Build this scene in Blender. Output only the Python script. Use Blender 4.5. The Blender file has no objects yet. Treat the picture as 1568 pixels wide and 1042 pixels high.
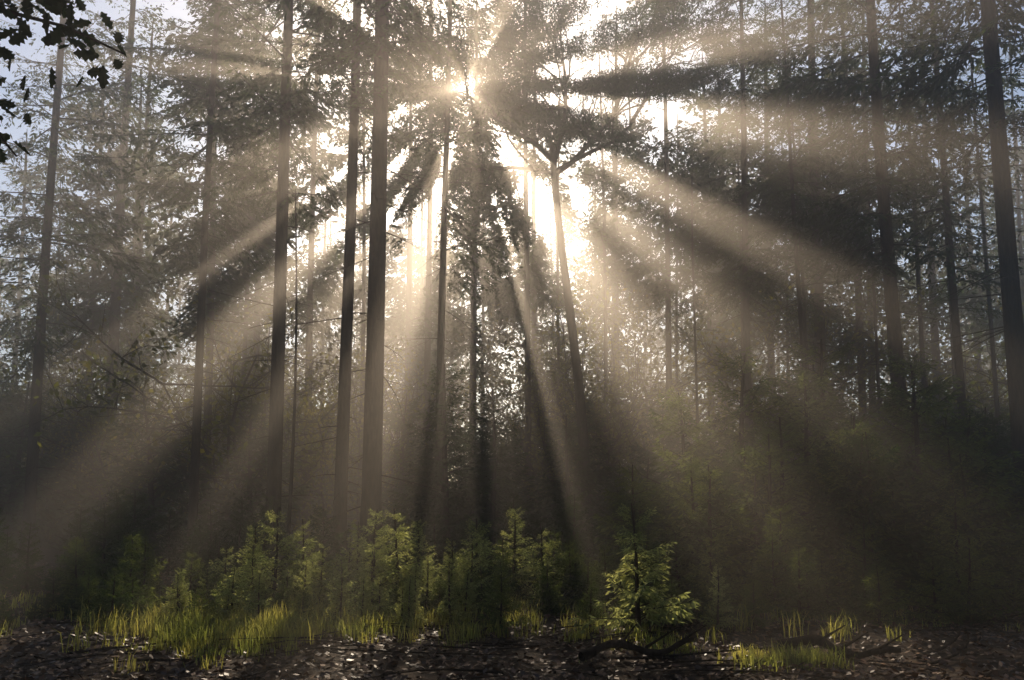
import bpy, math, time
import numpy as np
import mathutils
rng=np.random.default_rng(7)
scene=bpy.context.scene
scene.view_settings.view_transform='Standard'
try: scene.view_settings.look='None'
except: pass
scene.view_settings.exposure=0
EL=math.radians(30.2); AZ=math.radians(-3.6)
S=np.array([math.sin(AZ)*math.cos(EL),math.cos(AZ)*math.cos(EL),math.sin(EL)])
U=np.array([math.cos(AZ),-math.sin(AZ),0.0]); V=np.cross(U,S)
if V[2]<0: V=-V
CAM=np.array([0,0,1.6])
# ---------------------------------------------------------------- materials
def mat_new(name):
    m=bpy.data.materials.new(name); m.use_nodes=True
    nt=m.node_tree; nt.nodes.clear()
    return m,nt,nt.nodes,nt.links
def foliage_mat(name,c1,c2,trans=0.35,scale=1.5,tc=None):
    m,nt,N,L=mat_new(name)
    out=N.new('ShaderNodeOutputMaterial'); geo=N.new('ShaderNodeNewGeometry')
    no=N.new('ShaderNodeTexNoise'); no.inputs['Scale'].default_value=scale; no.inputs['Detail'].default_value=2
    L.new(geo.outputs['Position'],no.inputs['Vector'])
    r=N.new('ShaderNodeValToRGB'); r.color_ramp.elements[0].position=.35; r.color_ramp.elements[1].position=.65
    r.color_ramp.elements[0].color=(*c1,1); r.color_ramp.elements[1].color=(*c2,1)
    L.new(no.outputs['Fac'],r.inputs['Fac'])
    hs=N.new('ShaderNodeHueSaturation'); hs.inputs['Value'].default_value=1.0
    L.new(r.outputs['Color'],hs.inputs['Color'])
    mr=N.new('ShaderNodeMapRange'); mr.inputs['To Min'].default_value=.6; mr.inputs['To Max'].default_value=1.5
    L.new(geo.outputs['Random Per Island'],mr.inputs['Value']); L.new(mr.outputs['Result'],hs.inputs['Value'])
    d=N.new('ShaderNodeBsdfDiffuse'); L.new(hs.outputs['Color'],d.inputs['Color'])
    if trans<=0: L.new(d.outputs[0],out.inputs['Surface']); return m
    t=N.new('ShaderNodeBsdfTranslucent')
    mx=N.new('ShaderNodeMix'); mx.data_type='RGBA'; mx.blend_type='MULTIPLY'; mx.inputs['Factor'].default_value=1
    L.new(hs.outputs['Color'],mx.inputs[6]); mx.inputs[7].default_value=(*(tc or (1,1,1)),1); L.new(mx.outputs[2],t.inputs['Color'])
    ms=N.new('ShaderNodeMixShader'); ms.inputs[0].default_value=trans
    L.new(d.outputs[0],ms.inputs[1]); L.new(t.outputs[0],ms.inputs[2]); L.new(ms.outputs[0],out.inputs['Surface'])
    return m
def bark_mat(name,c1,c2):
    m,nt,N,L=mat_new(name)
    out=N.new('ShaderNodeOutputMaterial'); b=N.new('ShaderNodeBsdfDiffuse')
    geo=N.new('ShaderNodeNewGeometry'); mp=N.new('ShaderNodeMapping'); mp.inputs['Scale'].default_value=(14,14,2.5)
    L.new(geo.outputs['Position'],mp.inputs['Vector'])
    no=N.new('ShaderNodeTexNoise'); no.inputs['Scale'].default_value=1.6; no.inputs['Detail'].default_value=5; no.inputs['Roughness'].default_value=.65
    L.new(mp.outputs[0],no.inputs['Vector'])
    r=N.new('ShaderNodeValToRGB'); r.color_ramp.elements[0].position=.35; r.color_ramp.elements[1].position=.7
    r.color_ramp.elements[0].color=(*c1,1); r.color_ramp.elements[1].color=(*c2,1)
    L.new(no.outputs['Fac'],r.inputs['Fac']); L.new(r.outputs['Color'],b.inputs['Color'])
    bp=N.new('ShaderNodeBump'); bp.inputs['Strength'].default_value=.8; bp.inputs['Distance'].default_value=.03
    L.new(no.outputs['Fac'],bp.inputs['Height']); L.new(bp.outputs[0],b.inputs['Normal'])
    L.new(b.outputs[0],out.inputs['Surface']); return m
M_bark=bark_mat('conifer_bark',(.02,.015,.011),(.085,.06,.042))
M_need=foliage_mat('spruce_needles',(.02,.045,.018),(.05,.085,.03),.4,.6,(1.9,1.65,.55))
M_far=foliage_mat('far_needles',(.02,.04,.018),(.05,.08,.03),0,.6)
M_shade=foliage_mat('shaded_needles',(.022,.05,.02),(.055,.09,.032),.4,.6,(1.6,1.5,.7))  # dark copy for young spruces outside the sun patch, shade put into colour
M_halflit=foliage_mat('half_lit_needles',(.06,.10,.04),(.14,.18,.065),.55,1.2,(1.6,1.45,.7))  # in-between copy for thicket and seedlings, partial light painted into the colour
M_lit=foliage_mat('sunlit_needles',(.24,.29,.14),(.44,.47,.24),.62,2,(1.4,1.3,.8))  # brightened copy for saplings in the sun patch, sunlight painted into the colour
M_leaf=foliage_mat('broad_leaves',(.06,.09,.015),(.16,.15,.03),.5,.5,(2,1.7,.4))
M_grass=foliage_mat('grass_blades',(.18,.22,.08),(.45,.42,.17),.6,1.2,(1.4,1.3,.65))
M_oak=foliage_mat('oak_leaves',(.03,.05,.015),(.05,.08,.02),.25,5)
# ---------------------------------------------------------------- mesh tools  (face kinds: 0 wood, 1 foliage, 2 branch wood)
class MB:
    def __init__(s): s.v=[];s.f=[];s.m=[];s.n=0
    def add(s,v,f,m):
        if len(v)==0: return
        s.v.append(v); s.f.append(f+s.n); s.m.append(np.full(len(f),m) if np.isscalar(m) else m); s.n+=len(v)
    def mesh(s,name,mats,cull=None):
        v=np.concatenate(s.v).astype(np.float32); f=np.concatenate(s.f).astype(np.int32); m=np.concatenate(s.m).astype(np.int32)
        if cull is not None:
            c=v[f].mean(axis=1); k=(m==0)|cull(c,m); f=f[k]; m=m[k]
            used=np.zeros(len(v),bool); used[f.ravel()]=True
            mp=np.cumsum(used)-1; v=v[used]; f=mp[f].astype(np.int32)
        me=bpy.data.meshes.new(name)
        me.vertices.add(len(v)); me.vertices.foreach_set('co',v.ravel())
        me.loops.add(len(f)*4); me.loops.foreach_set('vertex_index',f.ravel())
        me.polygons.add(len(f)); me.polygons.foreach_set('loop_start',np.arange(len(f),dtype=np.int32)*4)
        me.polygons.foreach_set('loop_total',np.full(len(f),4,dtype=np.int32))
        for a in mats: me.materials.append(a)
        me.polygons.foreach_set('material_index',np.where(m==1,1,0).astype(np.int32))
        me.polygons.foreach_set('use_smooth',(m!=1))
        me.update(calc_edges=True); return me
def obj(name,me,loc=(0,0,0)):
    o=bpy.data.objects.new(name,me); o.location=loc; scene.collection.objects.link(o); return o
def tube(pts,rad,ns=8):
    pts=np.asarray(pts,float); n=len(pts); rad=np.asarray(rad,float)
    d=np.gradient(pts,axis=0); d/=np.linalg.norm(d,axis=1)[:,None]+1e-9
    ref=np.where(np.abs(d[:,2:3])>.8,np.array([[1.,0,0]]),np.array([[0,0,1.]]))
    a=np.cross(d,ref); a/=np.linalg.norm(a,axis=1)[:,None]; b=np.cross(d,a)
    t=np.arange(ns)/ns*2*np.pi
    v=pts[:,None,:]+rad[:,None,None]*(np.cos(t)[None,:,None]*a[:,None,:]+np.sin(t)[None,:,None]*b[:,None,:])
    i=np.arange(n-1)[:,None]*ns; j=np.arange(ns)[None,:]; j2=(j+1)%ns
    f=np.stack([i+j,i+j2,i+ns+j2,i+ns+j],-1).reshape(-1,4)
    return v.reshape(-1,3),f
def diamonds(p,d,L,W,r,flat=.5):
    n=len(p); d=d/(np.linalg.norm(d,axis=1)[:,None]+1e-9)
    q=r.normal(size=(n,3))*flat+np.array([0,0,1.]); s=np.cross(d,q); s/=np.linalg.norm(s,axis=1)[:,None]+1e-9
    L=np.broadcast_to(L,(n,))[:,None]; W=np.broadcast_to(W,(n,))[:,None]
    v=np.stack([p,p+d*L*.45+s*W*.5,p+d*L,p+d*L*.45-s*W*.5],1).reshape(-1,3)
    return v,np.arange(n*4).reshape(n,4)
def branch_template(r,ntw=13,ntuft=6,tl=.11,tw=.035,droop=.22,width=.42,stemr=.009):
    vs=[];fs=[];ms=[];n=0
    def A(v,f,m):
        nonlocal n
        vs.append(v);fs.append(f+n);ms.append(np.full(len(f),m));n+=len(v)
    s=np.linspace(0,1,6); bend=r.normal()*.08
    def stem(t): 
        t=np.asarray(t,float); return np.stack([t,bend*t*t,-droop*t**1.6+.09*t**3],-1)
    A(*tube(stem(s),stemr*(1-s)+.002,3),2)
    P=[];D=[];LL=[]
    for t in np.linspace(.15,.97,ntw):
        for sd in (-1,1):
            t2=min(.99,t+r.normal()*.03); L=(width*(1-t2)**.75*min(1,.45+t2*1.6)+.06)*r.uniform(.5,1.25)
            if r.random()<.12: continue
            ang=math.radians(r.uniform(40,70)); d=np.array([math.cos(ang),sd*math.sin(ang),-r.uniform(.1,.8)])
            b=stem(t2); k=max(2,int(ntuft*L/width*1.2+1))
            for q in np.linspace(.1,1,k):
                p=b+d*L*q*.85+np.array([0,0,-.2*L*q*q])
                for s2 in (-1,1):
                    e=d+np.array([0,0,-.25])+s2*.6*np.array([-d[1],d[0],0])+r.normal(size=3)*.3
                    P.append(p);D.append(e);LL.append(tl*r.uniform(.6,1.25))
    for t in np.linspace(.2,1,ntw):
        P.append(stem(t));D.append(np.array([1,r.normal()*.5,r.normal()*.3]));LL.append(tl)
    P=np.array(P);D=np.array(D);LL=np.array(LL)
    A(*diamonds(P,D,LL,tw*r.uniform(.7,1.3,len(P)),r,.8),1)
    return np.concatenate(vs),np.concatenate(fs),np.concatenate(ms)
HI=[branch_template(rng,12,10,.075,.024,width=.46) for _ in range(6)]
MID=[branch_template(rng,8,5,.125,.055,width=.46) for _ in range(6)]
LO=[branch_template(rng,5,3,.19,.095) for _ in range(5)]
YNG=[branch_template(rng,8,4,.17,.05,droop=.12,width=.5,stemr=.015) for _ in range(6)]
def place_branch(mb,tpl,base,az,pitch,L,r):
    v,f,m=tpl
    v=v*L; c,s=math.cos(pitch),math.sin(pitch)
    x=v[:,0]*c-v[:,2]*s; z=v[:,0]*s+v[:,2]*c; y=v[:,1]
    ca,sa=math.cos(az),math.sin(az)
    mb.add(np.stack([x*ca-y*sa,x*sa+y*ca,z],-1)+base,f,m)
# ---------------------------------------------------------------- canopy openings (missing foliage along the sun's line)
WELLS=[(252,8,1.2,11,1.0),(254.5,3.8,1.3,10,1.0),(225,4,2.0,11,.99),(237,2,3,10,.93),(213,1.5,4,9,.9),(263,1.2,4,9,.9),
       (287,2.2,4,9,.95),
       (308,11,1.5,10,1.0),(309,6,1.2,9,1.0),(322,5.5,2.4,9.5,.98),(336,3,4,9.5,.95),(355,4.5,2,11,.97),(11,5,2.2,9,.97),(28,3,3,9,.9),(200,2.5,.8,4,.93),(150,4,1.5,6,.9),(178,2,2,7,.9)]
HOLES=[(-2.6,-6.2,2.3,1.15),(3.0,-5.0,.6,.4),(2.3,-5.45,.8,.5),(-.2,-6.9,1.0,.35),(.95,-6.5,.7,.4)]
def uv(c):
    q=c-CAM; return q@U,q@V
def h3(a):
    x,y=a
    return (np.sin(x*1.9+1.3*np.sin(y*1.1))+np.sin(y*2.3+1.7*np.sin(x*.9+2))+np.sin((x+y)*1.3+4)+.6*np.sin(x*4.1-y*3.3))/3.6
def keepfn(seed,thin=0.0):
    r=np.random.default_rng(seed)
    def f(c,m):
        u,v=uv(c); rr=np.hypot(u,v); th=np.degrees(np.arctan2(v,u))%360
        nz=h3((u,v)); nb=h3((u*.55+3,v*.55-5)); n3=h3((u*1.7+2,v*1.7+9)); n4=h3((u*4+1,v*4+3))
        p=np.where(rr<12,.84+.35*nb,.50+.4*nb)
        p=np.where(h3((u*.8+11,v*.8+5))>.42,p*.2,p)
        for a,w,r0,r1,st in WELLS:
            da=(th-a+180)%360-180
            e=np.clip((1.15+.6*nz+.35*n3-np.abs(da)/w)*1.7,0,1)*np.clip((rr-r0)*1.3,0,1)*np.clip((r1+3*nz-rr)*.6,0,1)
            p=p*(1-st*e)
        p=np.where(rr<.5+.4*n4,.08,p)
        p=np.where((m==2)&(p>.12),1,p)
        for a,b,ra,rb in HOLES:
            p=np.where(((u-a)/ra)**2+((v-b)/rb)**2<1+.3*nz,0,p)
        return r.random(len(c))<p*(1-thin)
    return f
# ---------------------------------------------------------------- trees
def trunk_pts(H,lean,r,wob=.12):
    n=14; z=np.linspace(-.3,H,n); t=z/H
    ph=r.uniform(0,6,2)
    return np.stack([lean[0]*t+wob*np.sin(t*4+ph[0])*t,lean[1]*t+wob*np.sin(t*3.4+ph[1])*t,z],-1)
def conifer(name,x,y,D,H,cb,R,tpls,seed,lean=(0,0),step=.5,nb=5,dead=10,mat=None,taper=.75,thin=0.,ns=10,cull=True):
    r=np.random.default_rng(seed); mb=MB()
    P=trunk_pts(H,lean,r); t=np.clip(P[:,2]/H,0,1)
    rad=D/2*(1-t*taper)**.9; rad[0]*=1.35; rad[-1]=.015
    mb.add(*tube(P,rad,ns),0)
    def at(z): return np.array([np.interp(z,P[:,2],P[:,0]),np.interp(z,P[:,2],P[:,1]),z])
    z=cb
    while z<H-.3:
        f=(z-cb)/(H-cb); rr=R*min(1,.45+f*2.2)*(1-f)**.65+.35
        for k in range(nb):
            if r.random()<.18: continue
            L=rr*r.uniform(.5,1.2); zz=z+r.uniform(-.3,.3)
            place_branch(mb,tpls[r.integers(len(tpls))],at(zz),r.uniform(0,2*math.pi),math.radians(r.uniform(-22,8)+25*f),L,r)
        z+=step*r.uniform(.7,1.3)
    for k in range(dead):
        zz=r.uniform(1.5,cb+1.5); a=r.uniform(0,6.28); L=r.uniform(.3,1.9); q=np.linspace(0,1,5)
        dz=r.uniform(-.5,.1)
        b=at(zz)+np.stack([np.cos(a+q*.3)*q*L,np.sin(a+q*.3)*q*L,dz*q*L-.1*q*q],-1)
        mb.add(*tube(b,.014*(1-q)+.004,3),0)
        if L>.9:
            for s in (.4,.65):
                b0=b[int(s*4)]; a2=a+r.choice([-1,1])*.8; q2=np.linspace(0,1,3)
                mb.add(*tube(b0+np.stack([np.cos(a2)*q2*.45,np.sin(a2)*q2*.45,-q2*.12],-1),.006*(1-q2)+.003,3),0)
    off=np.array([x,y,0]); k0=keepfn(seed+1,thin)
    me=mb.mesh(name,[M_bark,mat or M_need],cull=(lambda c,m:k0(c+off,m)) if cull else None)
    return obj(name,me,(x,y,0))
TR=[('spruce_tree',-14.3,22,.34,24,6.5,2.8,(.3,0)),
('spruce_tree',-16.4,30,.52,27,7.5,3.2,(.2,0)),('spruce_tree',-18.5,32,.30,22,7,2.6,(0,0)),('spruce_tree',-17.6,34,.38,25,7,2.8,(.2,0)),
('spruce_tree',-8.6,20,.25,22,9,2.6,(.3,0)),
('spruce_tree',-5.8,18,.37,25,9.5,2.8,(.25,0)),
('spruce_tree',-3.72,16,.30,23,10.5,2.6,(.25,0)),('spruce_tree',-2.95,15.5,.44,26,11,3.0,(.1,0)),
('spruce_tree',-5.75,28,.22,20,9,2.6,(0,0)),('spruce_tree',-2.1,21,.27,22,8,2.9,(.2,.2)),
('spruce_tree',-1.8,34,.42,26,8,3.4,(0,0)),
('spruce_tree',1.95,30,.19,19,11,2.4,(0,0)),('spruce_tree',3.8,30,.21,21,11,2.6,(0,0)),
('spruce_tree',10.3,38,.4,26,8,3.2,(0,0)),('spruce_tree',11.6,40,.42,27,9,3.2,(0,0)),('spruce_tree',9.7,30,.36,25,8,3.2,(0,0)),('spruce_tree',12.1,34,.42,26,7,3.2,(0,0)),
('spruce_tree',9.1,22,.18,19,8,2.4,(-.9,0)),('spruce_tree',11.0,26,.46,27,7.5,3.4,(0,0)),('spruce_tree',12.9,27,.33,24,7,3,(-.2,0)),
('spruce_tree',10.2,19,.41,25,8,3.1,(-.8,0)),('spruce_tree',12.4,20,.25,22,7,2.8,(-.7,0)),('spruce_tree',10.8,15.5,.43,26,9.5,3,(-.6,0)),
('spruce_tree',.6,28,.3,25,9.5,3.0,(0,0)),('spruce_tree',-3.6,31,.34,27,9,3.0,(0,0)),('spruce_tree',6.2,29,.3,25,9,3.0,(0,0)),('spruce_tree',5.2,36,.36,27,9,3.3,(0,0)),('spruce_tree',7.9,24.5,.28,24,8.5,2.8,(0,0)),
('spruce_tree',-8.3,30,.34,27,9,3.1,(0,0)),('spruce_tree',-11.2,27,.32,25,8,3.1,(0,0)),('spruce_tree',1.2,38,.4,28,9,3.4,(0,0)),('spruce_tree',-5.6,39,.4,28,9,3.4,(0,0)),('spruce_tree',-12.6,36,.4,27,8,3.2,(0,0))]
for i,(n,x,y,D,H,cb,R,ln) in enumerate(TR):
    conifer(n,x,y,D,H,cb,R,HI if y<27 else MID,100+i*7,ln,step=.55,nb=5,dead=22)
for i,(x,y,D,H,ln) in enumerate([(8.4,27,.15,17,.2),(9.9,24.5,.17,18,-.2),(11.6,23,.14,15,-.3),(7.2,32,.18,19,.1),(13.6,24,.2,19,-.4),(14.6,22,.16,17,-.3),(6.4,25.5,.13,14,.1),(15.8,26,.24,21,-.2),(10.9,29,.16,18,0),(12.6,30.5,.2,20,0)]):
    conifer('spruce_tree',x,y,D,H,H*.62,1.6,MID,900+i*3,(ln,0),step=.7,nb=4,dead=16,ns=8)
mb=MB(); q=np.linspace(0,1,10); r_=np.random.default_rng(5)
mb.add(*tube(np.stack([.12*np.sin(q*3),0*q,q*9.2-.2],-1),.05*(1-q*.75),6),0)
for k in range(22):
    z=r_.uniform(1,8.8);a=r_.uniform(0,6.28);L=r_.uniform(.15,.6);qq=np.linspace(0,1,3)
    mb.add(*tube(np.array([.1,0,z])+np.stack([np.cos(a)*qq*L,np.sin(a)*qq*L,-.2*qq*L],-1),.006*(1-qq)+.003,3),0)
obj('dead_spruce_pole',mb.mesh('dead_spruce_pole',[M_bark]),(-5.15,17,0))
def pine(name,x,y,seed):
    r=np.random.default_rng(seed); mb=MB()
    q=np.linspace(0,1,12); P=np.stack([-.95*q+.15*np.sin(q*5),.2*q,q*14-.3],-1)
    mb.add(*tube(P,.19*(1-q*.45),10),0)
    tips=[]
    def limb(b,d,L,rad,lev):
        d=d/np.linalg.norm(d); n=6; pts=[b]; dd=d.copy()
        for i in range(n): dd=dd+r.normal(size=3)*.18+np.array([0,0,.03]); dd/=np.linalg.norm(dd); pts.append(pts[-1]+dd*L/n)
        pts=np.array(pts); qq=np.linspace(0,1,n+1); mb.add(*tube(pts,rad*(1-.6*qq),6 if lev<2 else 4),0)
        if lev>=2: tips.extend(pts[3:])
        if lev<3:
            for i in range(2,n+1):
                for k in range(2 if lev==0 else 1):
                    e=dd+r.normal(size=3)*.75; limb(pts[i],e,L*r.uniform(.4,.6),rad*.42,lev+1)
    top=P[-1]
    for d,L,rd in (((-.7,.1,.9),5,.10),((.5,.2,1),6,.11),((1.,-.3,.45),4.5,.08),((-1,.3,.3),4,.07),((.1,.8,1.2),5,.09)):
        limb(top+np.array([0,0,-r.uniform(0,1.2)]),np.array(d),L,rd,0)
    tips=np.array(tips); k=22
    p=np.repeat(tips,k,0)+r.normal(size=(len(tips)*k,3))*.15
    mb.add(*diamonds(p,r.normal(size=p.shape)+np.array([0,0,.3]),r.uniform(.08,.18,len(p)),.038,r,1.),1)
    off=np.array([x,y,0]); kf=keepfn(seed,0.1)
    obj(name,mb.mesh(name,[M_bark,M_need],cull=lambda c,m:kf(c+off,m)),(x,y,0))
pine('scots_pine_tree',2.45,24,33)
k=0; placed=[(a[1],a[2]) for a in TR]
for tries in range(4000):
    y=rng.uniform(50,88) if k>35 else rng.uniform(30,55); x=rng.uniform(-.76*y-3,.76*y+3)
    if any((x-a)**2+(y-b)**2<(12 if y<60 else 9) for a,b in placed): continue
    placed.append((x,y)); far=y>50
    conifer('spruce_tree',x,y,rng.uniform(.22,.45),rng.uniform(22,28),rng.uniform(6,10) if not far else rng.uniform(2,7),rng.uniform(2.8,3.5),LO if far else MID,1000+k,(rng.normal()*.3,0),step=.65,nb=5 if not far else 4,dead=4,ns=6,cull=True,mat=M_far if far else None)
    k+=1
    if k>=88: break
kb=0
for tries in range(3000):
    y=rng.uniform(-16,16); x=rng.uniform(-20,20)
    if y>-3 and abs(x)<y*.75+4.5: continue
    if abs(x)<3 and y>-5: continue
    if any((x-a)**2+(y-b)**2<16 for a,b in placed): continue
    placed.append((x,y)); kb+=1
    conifer('spruce_tree',x,y,rng.uniform(.3,.45),rng.uniform(21,26),rng.uniform(1.5,4) if y<-2 else 7,rng.uniform(3.4,4.2),LO,3000+kb,step=.65,nb=5,dead=4,ns=6,mat=M_far,cull=False)
    if kb>=32: break
# ---------------------------------------------------------------- understorey
def young(name,x,y,H,seed,R=None,tp=YNG,mat=None,step=None,nb=6):
    r=np.random.default_rng(seed); mb=MB(); R=R or H*.32
    q=np.linspace(0,1,6); mb.add(*tube(np.stack([.03*H*np.sin(q*3)*q,0*q,q*H],-1),(.012+.008*H)*(1-q)+.004,5),0)
    z=.1*H; st=step or max(.13,H*.055)
    while z<H*.97:
        f=z/H
        for k in range(nb):
            L=(R*(1-f)**.8+.07*H**.3)*r.uniform(.6,1.25)
            place_branch(mb,tp[r.integers(len(tp))],np.array([.03*H*math.sin(f*3)*f,0,z+r.uniform(-.3,.3)*st]),r.uniform(0,6.28),math.radians(r.uniform(0,18)+28*f),L,r)
        z+=st*r.uniform(.8,1.2)
    return mb.mesh(name,[M_bark,mat or M_lit])
YM=[young('young_spruce',0,0,1.0,50+i,R=.36,step=.1,nb=5) for i in range(5)]
YT=[young('young_spruce_tall',0,0,1.0,70+i,R=.2,step=.075,nb=5) for i in range(5)]
YD=[young('young_spruce_dark',0,0,1.0,90+i,R=.34,step=.08,nb=6,mat=M_shade) for i in range(5)]
YR=[young('young_spruce_thicket',0,0,1.0,190+i,R=.36,step=.1,nb=6,mat=M_halflit) for i in range(5)]
YE=[young('young_spruce_slim',0,0,1.0,95+i,R=.2,step=.065,nb=6,mat=M_shade) for i in range(3)]
def put(me,name,x,y,s,r,sx=1):
    o=obj(name,me,(x,y,0)); o.scale=(s*sx,s*sx,s); o.rotation_euler=(r.normal()*.03,r.normal()*.03,r.uniform(0,6.28)); return o
def hlim(x,y,h):
    u=x*U[0]+y*U[1]
    if -5.4<u<.2 and y>11.6: h=min(h,max(.3,1.6+(-7.4+.503*y)/.864))
    return h
r=np.random.default_rng(11)
for x,y,h in [(-3.5,11,1.5),(-3.2,11.4,1.35),(-3.9,11.3,1.25),(-3.65,10.6,1.0),(-2.1,11.2,1.5),(-1.75,11.6,1.5),(-2.4,11.6,1.3),(-2.0,10.7,1.0),(-1.5,12,1.3),(1.55,9.2,1.6),(2.6,9.5,.8),(-.6,11.8,1.35),(0,12,1.5),(.5,11.6,1.2),(-4.6,12,.9)]:
    put(YM[r.integers(5)] if r.random()<.5 else YT[r.integers(5)],'young_spruce',x,y,h,r)
for i in range(60):
    x=r.uniform(-10,4); y=r.uniform(12.2,17); put(YE[r.integers(3)] if r.random()<.6 else YD[r.integers(5)],'young_spruce',x,y,hlim(x,y,r.uniform(.9,1.9)),r)
for i in range(60):
    x=r.uniform(-7,6.5); y=r.uniform(9.6,12.5); put(YD[r.integers(5)],'spruce_seedling',x,y,r.uniform(.25,.75) if not -5<x<-.8 else r.uniform(.2,.4),r)
for i in range(34):
    x=r.uniform(-4.9,-.6); y=r.uniform(9.5,11.8); put(YT[r.integers(5)] if r.random()<.6 else YM[r.integers(5)],'spruce_seedling',x,y,r.uniform(.4,.9)*(1 if y<11 else 1.3),r)
for i in range(90):
    x=r.uniform(-6.5,5); y=r.uniform(9.4,12.4); h=r.uniform(.35,.8)*(1 if y<10.8 else 1.5)
    if -5<x<-.8: h=min(h,.5)
    put(YR[r.integers(5)],'spruce_seedling',x,y,h,r,.95)
for i in range(70):
    x=r.uniform(2.8,14); y=r.uniform(12,22); h=r.uniform(1.6,3.6)*(.75+.03*x)
    put(YD[r.integers(5)],'young_spruce',x,y,h,r,.9)
for x,y,h in [(3.2,12,2.1),(4.1,11.4,1.6),(4.4,13,2.8),(5.6,12.2,2.4),(6.3,13.6,3.2),(7.4,12.6,2.7),(8.4,13.8,3.3),(5.1,10.8,1.3),(6.7,11.2,1.7),(9.2,12.6,2.6),(7.6,10.8,1.4),(2.3,13.5,2.3),(3.9,10.2,1.0),(6.2,10.2,1.1),(8.6,11.4,1.9),(4.7,9.6,.8),(5.6,9.9,.9),(7.1,9.8,1.0)]:
    put(YR[r.integers(5)],'young_spruce',x,y,h,r,1.05)
for x,y,h in [(-1.75,20,5.4),(-.6,22,5),(4.0,17,4.2),(5.3,17,5),(6.2,16,4.4),(7.5,18,5.6),(8.2,15,4.4),(9.3,17,5),(5,14,3.2),(3.3,13,2.4)]:
    put(YE[r.integers(3)] if x<0 else YR[r.integers(5)],'young_spruce',x,y,h,r)
for i in range(80):
    y=r.uniform(19,42); x=r.uniform(-.75*y,.75*y); put(YD[r.integers(5)],'young_spruce',x,y,hlim(x,y,r.uniform(2.5,6)),r)
def broad(name,H,R,seed,n=3500,ls=.15):
    r=np.random.default_rng(seed); mb=MB(); tips=[]
    def limb(b,d,L,rad,lev):
        n=5; pts=[b]; dd=d/np.linalg.norm(d)
        for i in range(n): dd=dd+r.normal(size=3)*.15; dd/=np.linalg.norm(dd); pts.append(pts[-1]+dd*L/n)
        pts=np.array(pts); mb.add(*tube(pts,rad*(1-.6*np.linspace(0,1,n+1)),4),0)
        if lev>=1: tips.extend(pts[1:])
        if lev<2:
            for i in range(1,n+1):
                for k in range(2): limb(pts[i],dd+r.normal(size=3)*.8,L*.45,rad*.45,lev+1)
    for k in range(4): limb(np.array([0,0,-.1]),np.array([r.normal()*.3*R/H*2,r.normal()*.3*R/H*2,1]),H*.8,.05,0)
    tips=np.array(tips); p=tips[r.integers(len(tips),size=n)]+r.normal(size=(n,3))*.22
    mb.add(*diamonds(p,r.normal(size=p.shape),r.uniform(.6,1.3,n)*ls,ls*.6,r,1.),1)
    return mb.mesh(name,[M_bark,M_leaf])
BM=[broad('beech_shrub',6,2.5,i+500) for i in range(4)]
for i in range(60):
    y=r.uniform(26,50); x=r.uniform(-.78*y,-.12*y) if i<38 else r.uniform(.05*y,.75*y)
    s=hlim(x,y,7.0*r.uniform(.8,1.6))/7.0
    put(BM[r.integers(4)],'beech_shrub',x,y,s,r)
# ---------------------------------------------------------------- ground
def gz(x,y): return .05*np.sin(x*.7+1)*np.sin(y*.6)+.03*np.sin(x*1.9+y*1.3)
gx=np.concatenate([[-400,-150,-60],np.linspace(-25,25,140),[60,150,400]]); gy=np.concatenate([[-400,-100,-30],np.linspace(-3,32,110),[60,150,400]])
X,Y=np.meshgrid(gx,gy,indexing='ij'); Z=gz(X,Y)+r.normal(size=X.shape)*.012
nv=len(gy); i=np.arange(len(gx)-1)[:,None]*nv; j=np.arange(nv-1)[None,:]
F=np.stack([i+j,i+nv+j,i+nv+j+1,i+j+1],-1).reshape(-1,4)
mg,nt,N,L=mat_new('forest_floor')
out=N.new('ShaderNodeOutputMaterial'); b=N.new('ShaderNodeBsdfPrincipled'); b.inputs['Roughness'].default_value=.85; b.inputs['Specular IOR Level'].default_value=.1
geo=N.new('ShaderNodeNewGeometry'); no=N.new('ShaderNodeTexNoise'); no.inputs['Scale'].default_value=9; no.inputs['Detail'].default_value=9
L.new(geo.outputs['Position'],no.inputs['Vector']); rp=N.new('ShaderNodeValToRGB')
rp.color_ramp.elements[0].position=.35; rp.color_ramp.elements[0].color=(.015,.010,.006,1); rp.color_ramp.elements[1].position=.7; rp.color_ramp.elements[1].color=(.09,.055,.03,1)
L.new(no.outputs['Fac'],rp.inputs['Fac']); L.new(rp.outputs[0],b.inputs['Base Color'])
bp=N.new('ShaderNodeBump'); bp.inputs['Strength'].default_value=1; bp.inputs['Distance'].default_value=.05; L.new(no.outputs['Fac'],bp.inputs['Height']); L.new(bp.outputs[0],b.inputs['Normal']); L.new(b.outputs[0],out.inputs['Surface'])
mb=MB(); mb.add(np.stack([X,Y,Z],-1).reshape(-1,3),F,0); obj('ground',mb.mesh('ground',[mg]))
ml,nt,N,L=mat_new('dead_leaves')
out=N.new('ShaderNodeOutputMaterial'); b=N.new('ShaderNodeBsdfPrincipled'); b.inputs['Roughness'].default_value=.45; b.inputs['Specular IOR Level'].default_value=.3
geo=N.new('ShaderNodeNewGeometry'); rp=N.new('ShaderNodeValToRGB')
for p,c in ((0,(.03,.016,.008,1)),(1,(.30,.16,.075,1))): 
    e=rp.color_ramp.elements[0 if p==0 else 1]; e.color=c
e=rp.color_ramp.elements.new(.6); e.color=(.14,.063,.026,1)
L.new(geo.outputs['Random Per Island'],rp.inputs['Fac']); L.new(rp.outputs[0],b.inputs['Base Color']); L.new(b.outputs[0],out.inputs['Surface'])
n=42000; y=5+ (r.random(n)**1.4)*14; x=r.uniform(-1,1,n)*(.8*y+1)
p=np.stack([x,y,gz(x,y)+r.uniform(0,.05,n)],-1); a=r.uniform(0,6.28,n)
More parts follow.
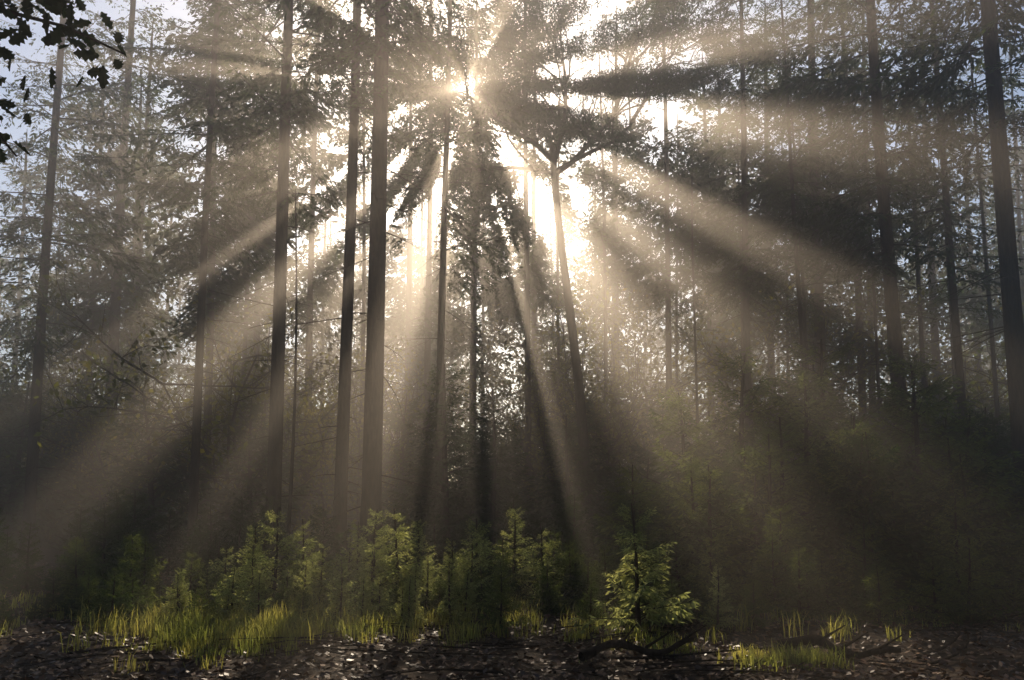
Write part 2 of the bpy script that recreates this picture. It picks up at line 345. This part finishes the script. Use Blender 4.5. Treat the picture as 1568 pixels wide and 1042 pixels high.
d=np.stack([np.cos(a),np.sin(a),r.normal(size=n)*.35],-1)
mb=MB(); mb.add(*diamonds(p,d,r.uniform(.04,.1,n),r.uniform(.025,.055,n),r,.5),0); me=mb.mesh('leaf_litter',[ml]); me.polygons.foreach_set('use_smooth',np.zeros(n,bool)); obj('leaf_litter',me)
def grass(cx,cy,sx,sy,n,h):
    nc=max(4,n//22); ccx=r.normal(size=nc)*sx+cx; ccy=r.normal(size=nc)*sy+cy; ch=r.uniform(.5,1.15,nc); ii=r.integers(nc,size=n)
    x=ccx[ii]+r.normal(size=n)*.07; y=ccy[ii]+r.normal(size=n)*.07; k=y>5.5; x=x[k];y=y[k]; n=len(x); ch=ch[ii][k]
    b=np.stack([x,y,gz(x,y)],-1); H=h*ch*r.uniform(.5,1.2,n); a=r.uniform(0,6.28,n); l=r.uniform(.1,.8,n)
    o=np.stack([np.cos(a),np.sin(a),0*a],-1); w=np.stack([-np.sin(a),np.cos(a),0*a],-1)*.006
    m=b+o*(H*l*.3)[:,None]+np.array([0,0,1])*(H*.6)[:,None]; t=b+o*(H*l)[:,None]+np.array([0,0,1])*(H*(1-.3*l))[:,None]
    v=np.stack([b-w,b+w,m+w*.8,m-w*.8,t+w*.1,t-w*.1],1).reshape(-1,3); i=np.arange(n)[:,None]*6
    return v,np.concatenate([i+np.array([[0,1,2,3]]),i+np.array([[3,2,4,5]])])
mb=MB()
for c in [(-4.1,9.5,.45,.5,1300,.3),(-3.4,9.5,.7,.6,2600,.3),(-2.4,9.8,.8,.6,1800,.28),(-3.2,8.4,.5,.4,1200,.26),(-2.8,8.9,.5,.3,800,.26),(-1,10.2,1,.6,900,.25),(.6,10.4,1,.6,600,.22),(-5.5,10.6,1,.7,500,.22),(-7.5,12,1.5,.8,300,.22),(-5,10.2,.5,.5,250,.22),
          (2.55,7.4,.18,.15,500,.2),(2.95,7.5,.15,.12,450,.2),(1.7,8.2,.4,.3,300,.18),(1.2,8.6,.4,.2,150,.18),(-3,7.6,.6,.3,250,.2),(3.6,8.8,.3,.3,120,.4),(3.2,10,1.5,.5,350,.25),(6,10,1.5,.8,320,.25),(-.5,9.3,1.2,.5,500,.18)]:
    mb.add(*grass(*c),0)
obj('grass',mb.mesh('grass',[M_grass]))
r2=np.random.default_rng(3)
mb=MB()
for i in range(90):
    y=r2.uniform(6,13); x=r2.uniform(-.75,.75)*y; a=r2.uniform(-.6,.6)+(math.pi if r2.random()<.5 else 0); L=r2.uniform(.4,2.0); q=np.linspace(0,1,6)
    xx=x+np.cos(a+q*.4)*q*L; yy=y+np.sin(a+q*.4)*q*L
    mb.add(*tube(np.stack([xx,yy,gz(xx,yy)+.03+r2.uniform(0,.12)*q],-1),r2.uniform(.006,.018)*(1-.7*q),5),0)
obj('fallen_twigs',mb.mesh('fallen_twigs',[M_bark]))
def logm(x,y,L,a,R,name):
    mb=MB(); q=np.linspace(0,1,12); xx=q*L; 
    mb.add(*tube(np.stack([xx,.08*np.sin(q*7),.05+.1*np.sin(q*5)**2],-1),R*(1-.5*q)*(1+.15*np.sin(q*23)),8),0)
    for s in (.3,.55,.8):
        q2=np.linspace(0,1,4); b0=np.array([s*L,0,.1]); mb.add(*tube(b0+np.stack([q2*.3,q2*.15*(1 if s<.5 else -1),q2*.22],-1),R*.35*(1-.7*q2),5),0)
    o=obj(name,mb.mesh(name,[M_bark]),(x,y,0)); o.rotation_euler=(0,0,a)
logm(.7,7.6,1.3,.3,.05,'fallen_branch'); logm(2.9,8.2,1.2,-.7,.06,'fallen_branch'); logm(-1.1,11.3,.7,.05,.09,'fallen_log')
def oak(name,loc,pts,n,seed,spread):
    r=np.random.default_rng(seed); mb=MB(); pts=np.array(pts,float); mb.add(*tube(pts,np.linspace(.012,.004,len(pts)),5),0)
    out_=np.array([(0,.03),(.12,.10),(.2,.24),(.3,.13),(.42,.3),(.55,.17),(.68,.27),(.8,.13),(.92,.12),(1,0)])
    for i in range(n):
        t=r.random(); b=pts[min(len(pts)-2,int(t*(len(pts)-1)))]; b=b+(pts[-1]-pts[0])*r.uniform(-.1,.1)+r.normal(size=3)*spread
        d=r.normal(size=3)+np.array([0,0,-.5]); d/=np.linalg.norm(d); s=np.cross(d,r.normal(size=3)); s/=np.linalg.norm(s); nn=np.cross(d,s); Lf=r.uniform(.07,.11)
        top=b+d*out_[:,:1]*Lf+s*out_[:,1:]*Lf+nn*out_[:,1:]*Lf*.25; bot=b+d*out_[:,:1]*Lf-s*out_[:,1:]*Lf+nn*out_[:,1:]*Lf*.25; mid=b+d*out_[:,:1]*Lf
        v=np.concatenate([top,mid,bot]); k=np.arange(9)[:,None]
        f=np.concatenate([k+np.array([[0,10,11,1]]),k+np.array([[10,20,21,11]])]); mb.add(v,f,1)
    return obj(name,mb.mesh(name,[M_bark,M_oak]),loc)
oak('oak_branch',(0,0,0),[(-2.6,3,3.75),(-2.2,3,3.7),(-1.9,3,3.62),(-1.65,3,3.5)],120,1,.09)
oak('oak_branch',(0,0,0),[(-2.5,3,3.4),(-2.25,3,3.25),(-2.08,3,3.05)],80,2,.08)
# ---------------------------------------------------------------- mist
bm_v=np.array([(x,y,z) for x in (-60,60) for y in (-15,85) for z in (-.6,16)],float)
fq=np.array([(0,1,3,2),(4,6,7,5),(0,4,5,1),(2,3,7,6),(0,2,6,4),(1,5,7,3)])
mm,nt,N,L=mat_new('mist'); out=N.new('ShaderNodeOutputMaterial')
v1=N.new('ShaderNodeVolumeScatter'); v1.inputs['Density'].default_value=.0142; v1.inputs['Anisotropy'].default_value=.75; v1.inputs['Color'].default_value=(1,.90,.80,1)
L.new(v1.outputs[0],out.inputs['Volume'])
mb=MB(); mb.add(bm_v,fq,0); obj('mist',mb.mesh('mist',[mm]))
# ---------------------------------------------------------------- light
w=bpy.data.worlds.new('World'); scene.world=w; w.use_nodes=True; N=w.node_tree.nodes; L=w.node_tree.links
bg=N['Background']; sk=N.new('ShaderNodeTexSky'); sk.sky_type='NISHITA'; sk.sun_disc=False; sk.sun_elevation=EL; sk.sun_rotation=AZ; sk.dust_density=1.5; sk.air_density=1
L.new(sk.outputs[0],bg.inputs['Color']); bg.inputs['Strength'].default_value=.13
sun=bpy.data.lights.new('sun','SUN'); sun.energy=5; sun.angle=math.radians(.5); sun.color=(1,.80,.58)
so=bpy.data.objects.new('sun',sun); scene.collection.objects.link(so)
so.rotation_euler=mathutils.Vector(S).to_track_quat('Z','Y').to_euler()
cd=bpy.data.cameras.new('camera'); co=bpy.data.objects.new('camera',cd); scene.collection.objects.link(co); co.location=CAM
cd.sensor_width=36; cd.lens=26; PT=math.radians(4.5); co.rotation_euler=(math.pi/2+PT,0,0)
cd.shift_y=(770-521)/1568-math.tan(PT)*26/36; cd.clip_start=.05; cd.clip_end=1500
scene.camera=co
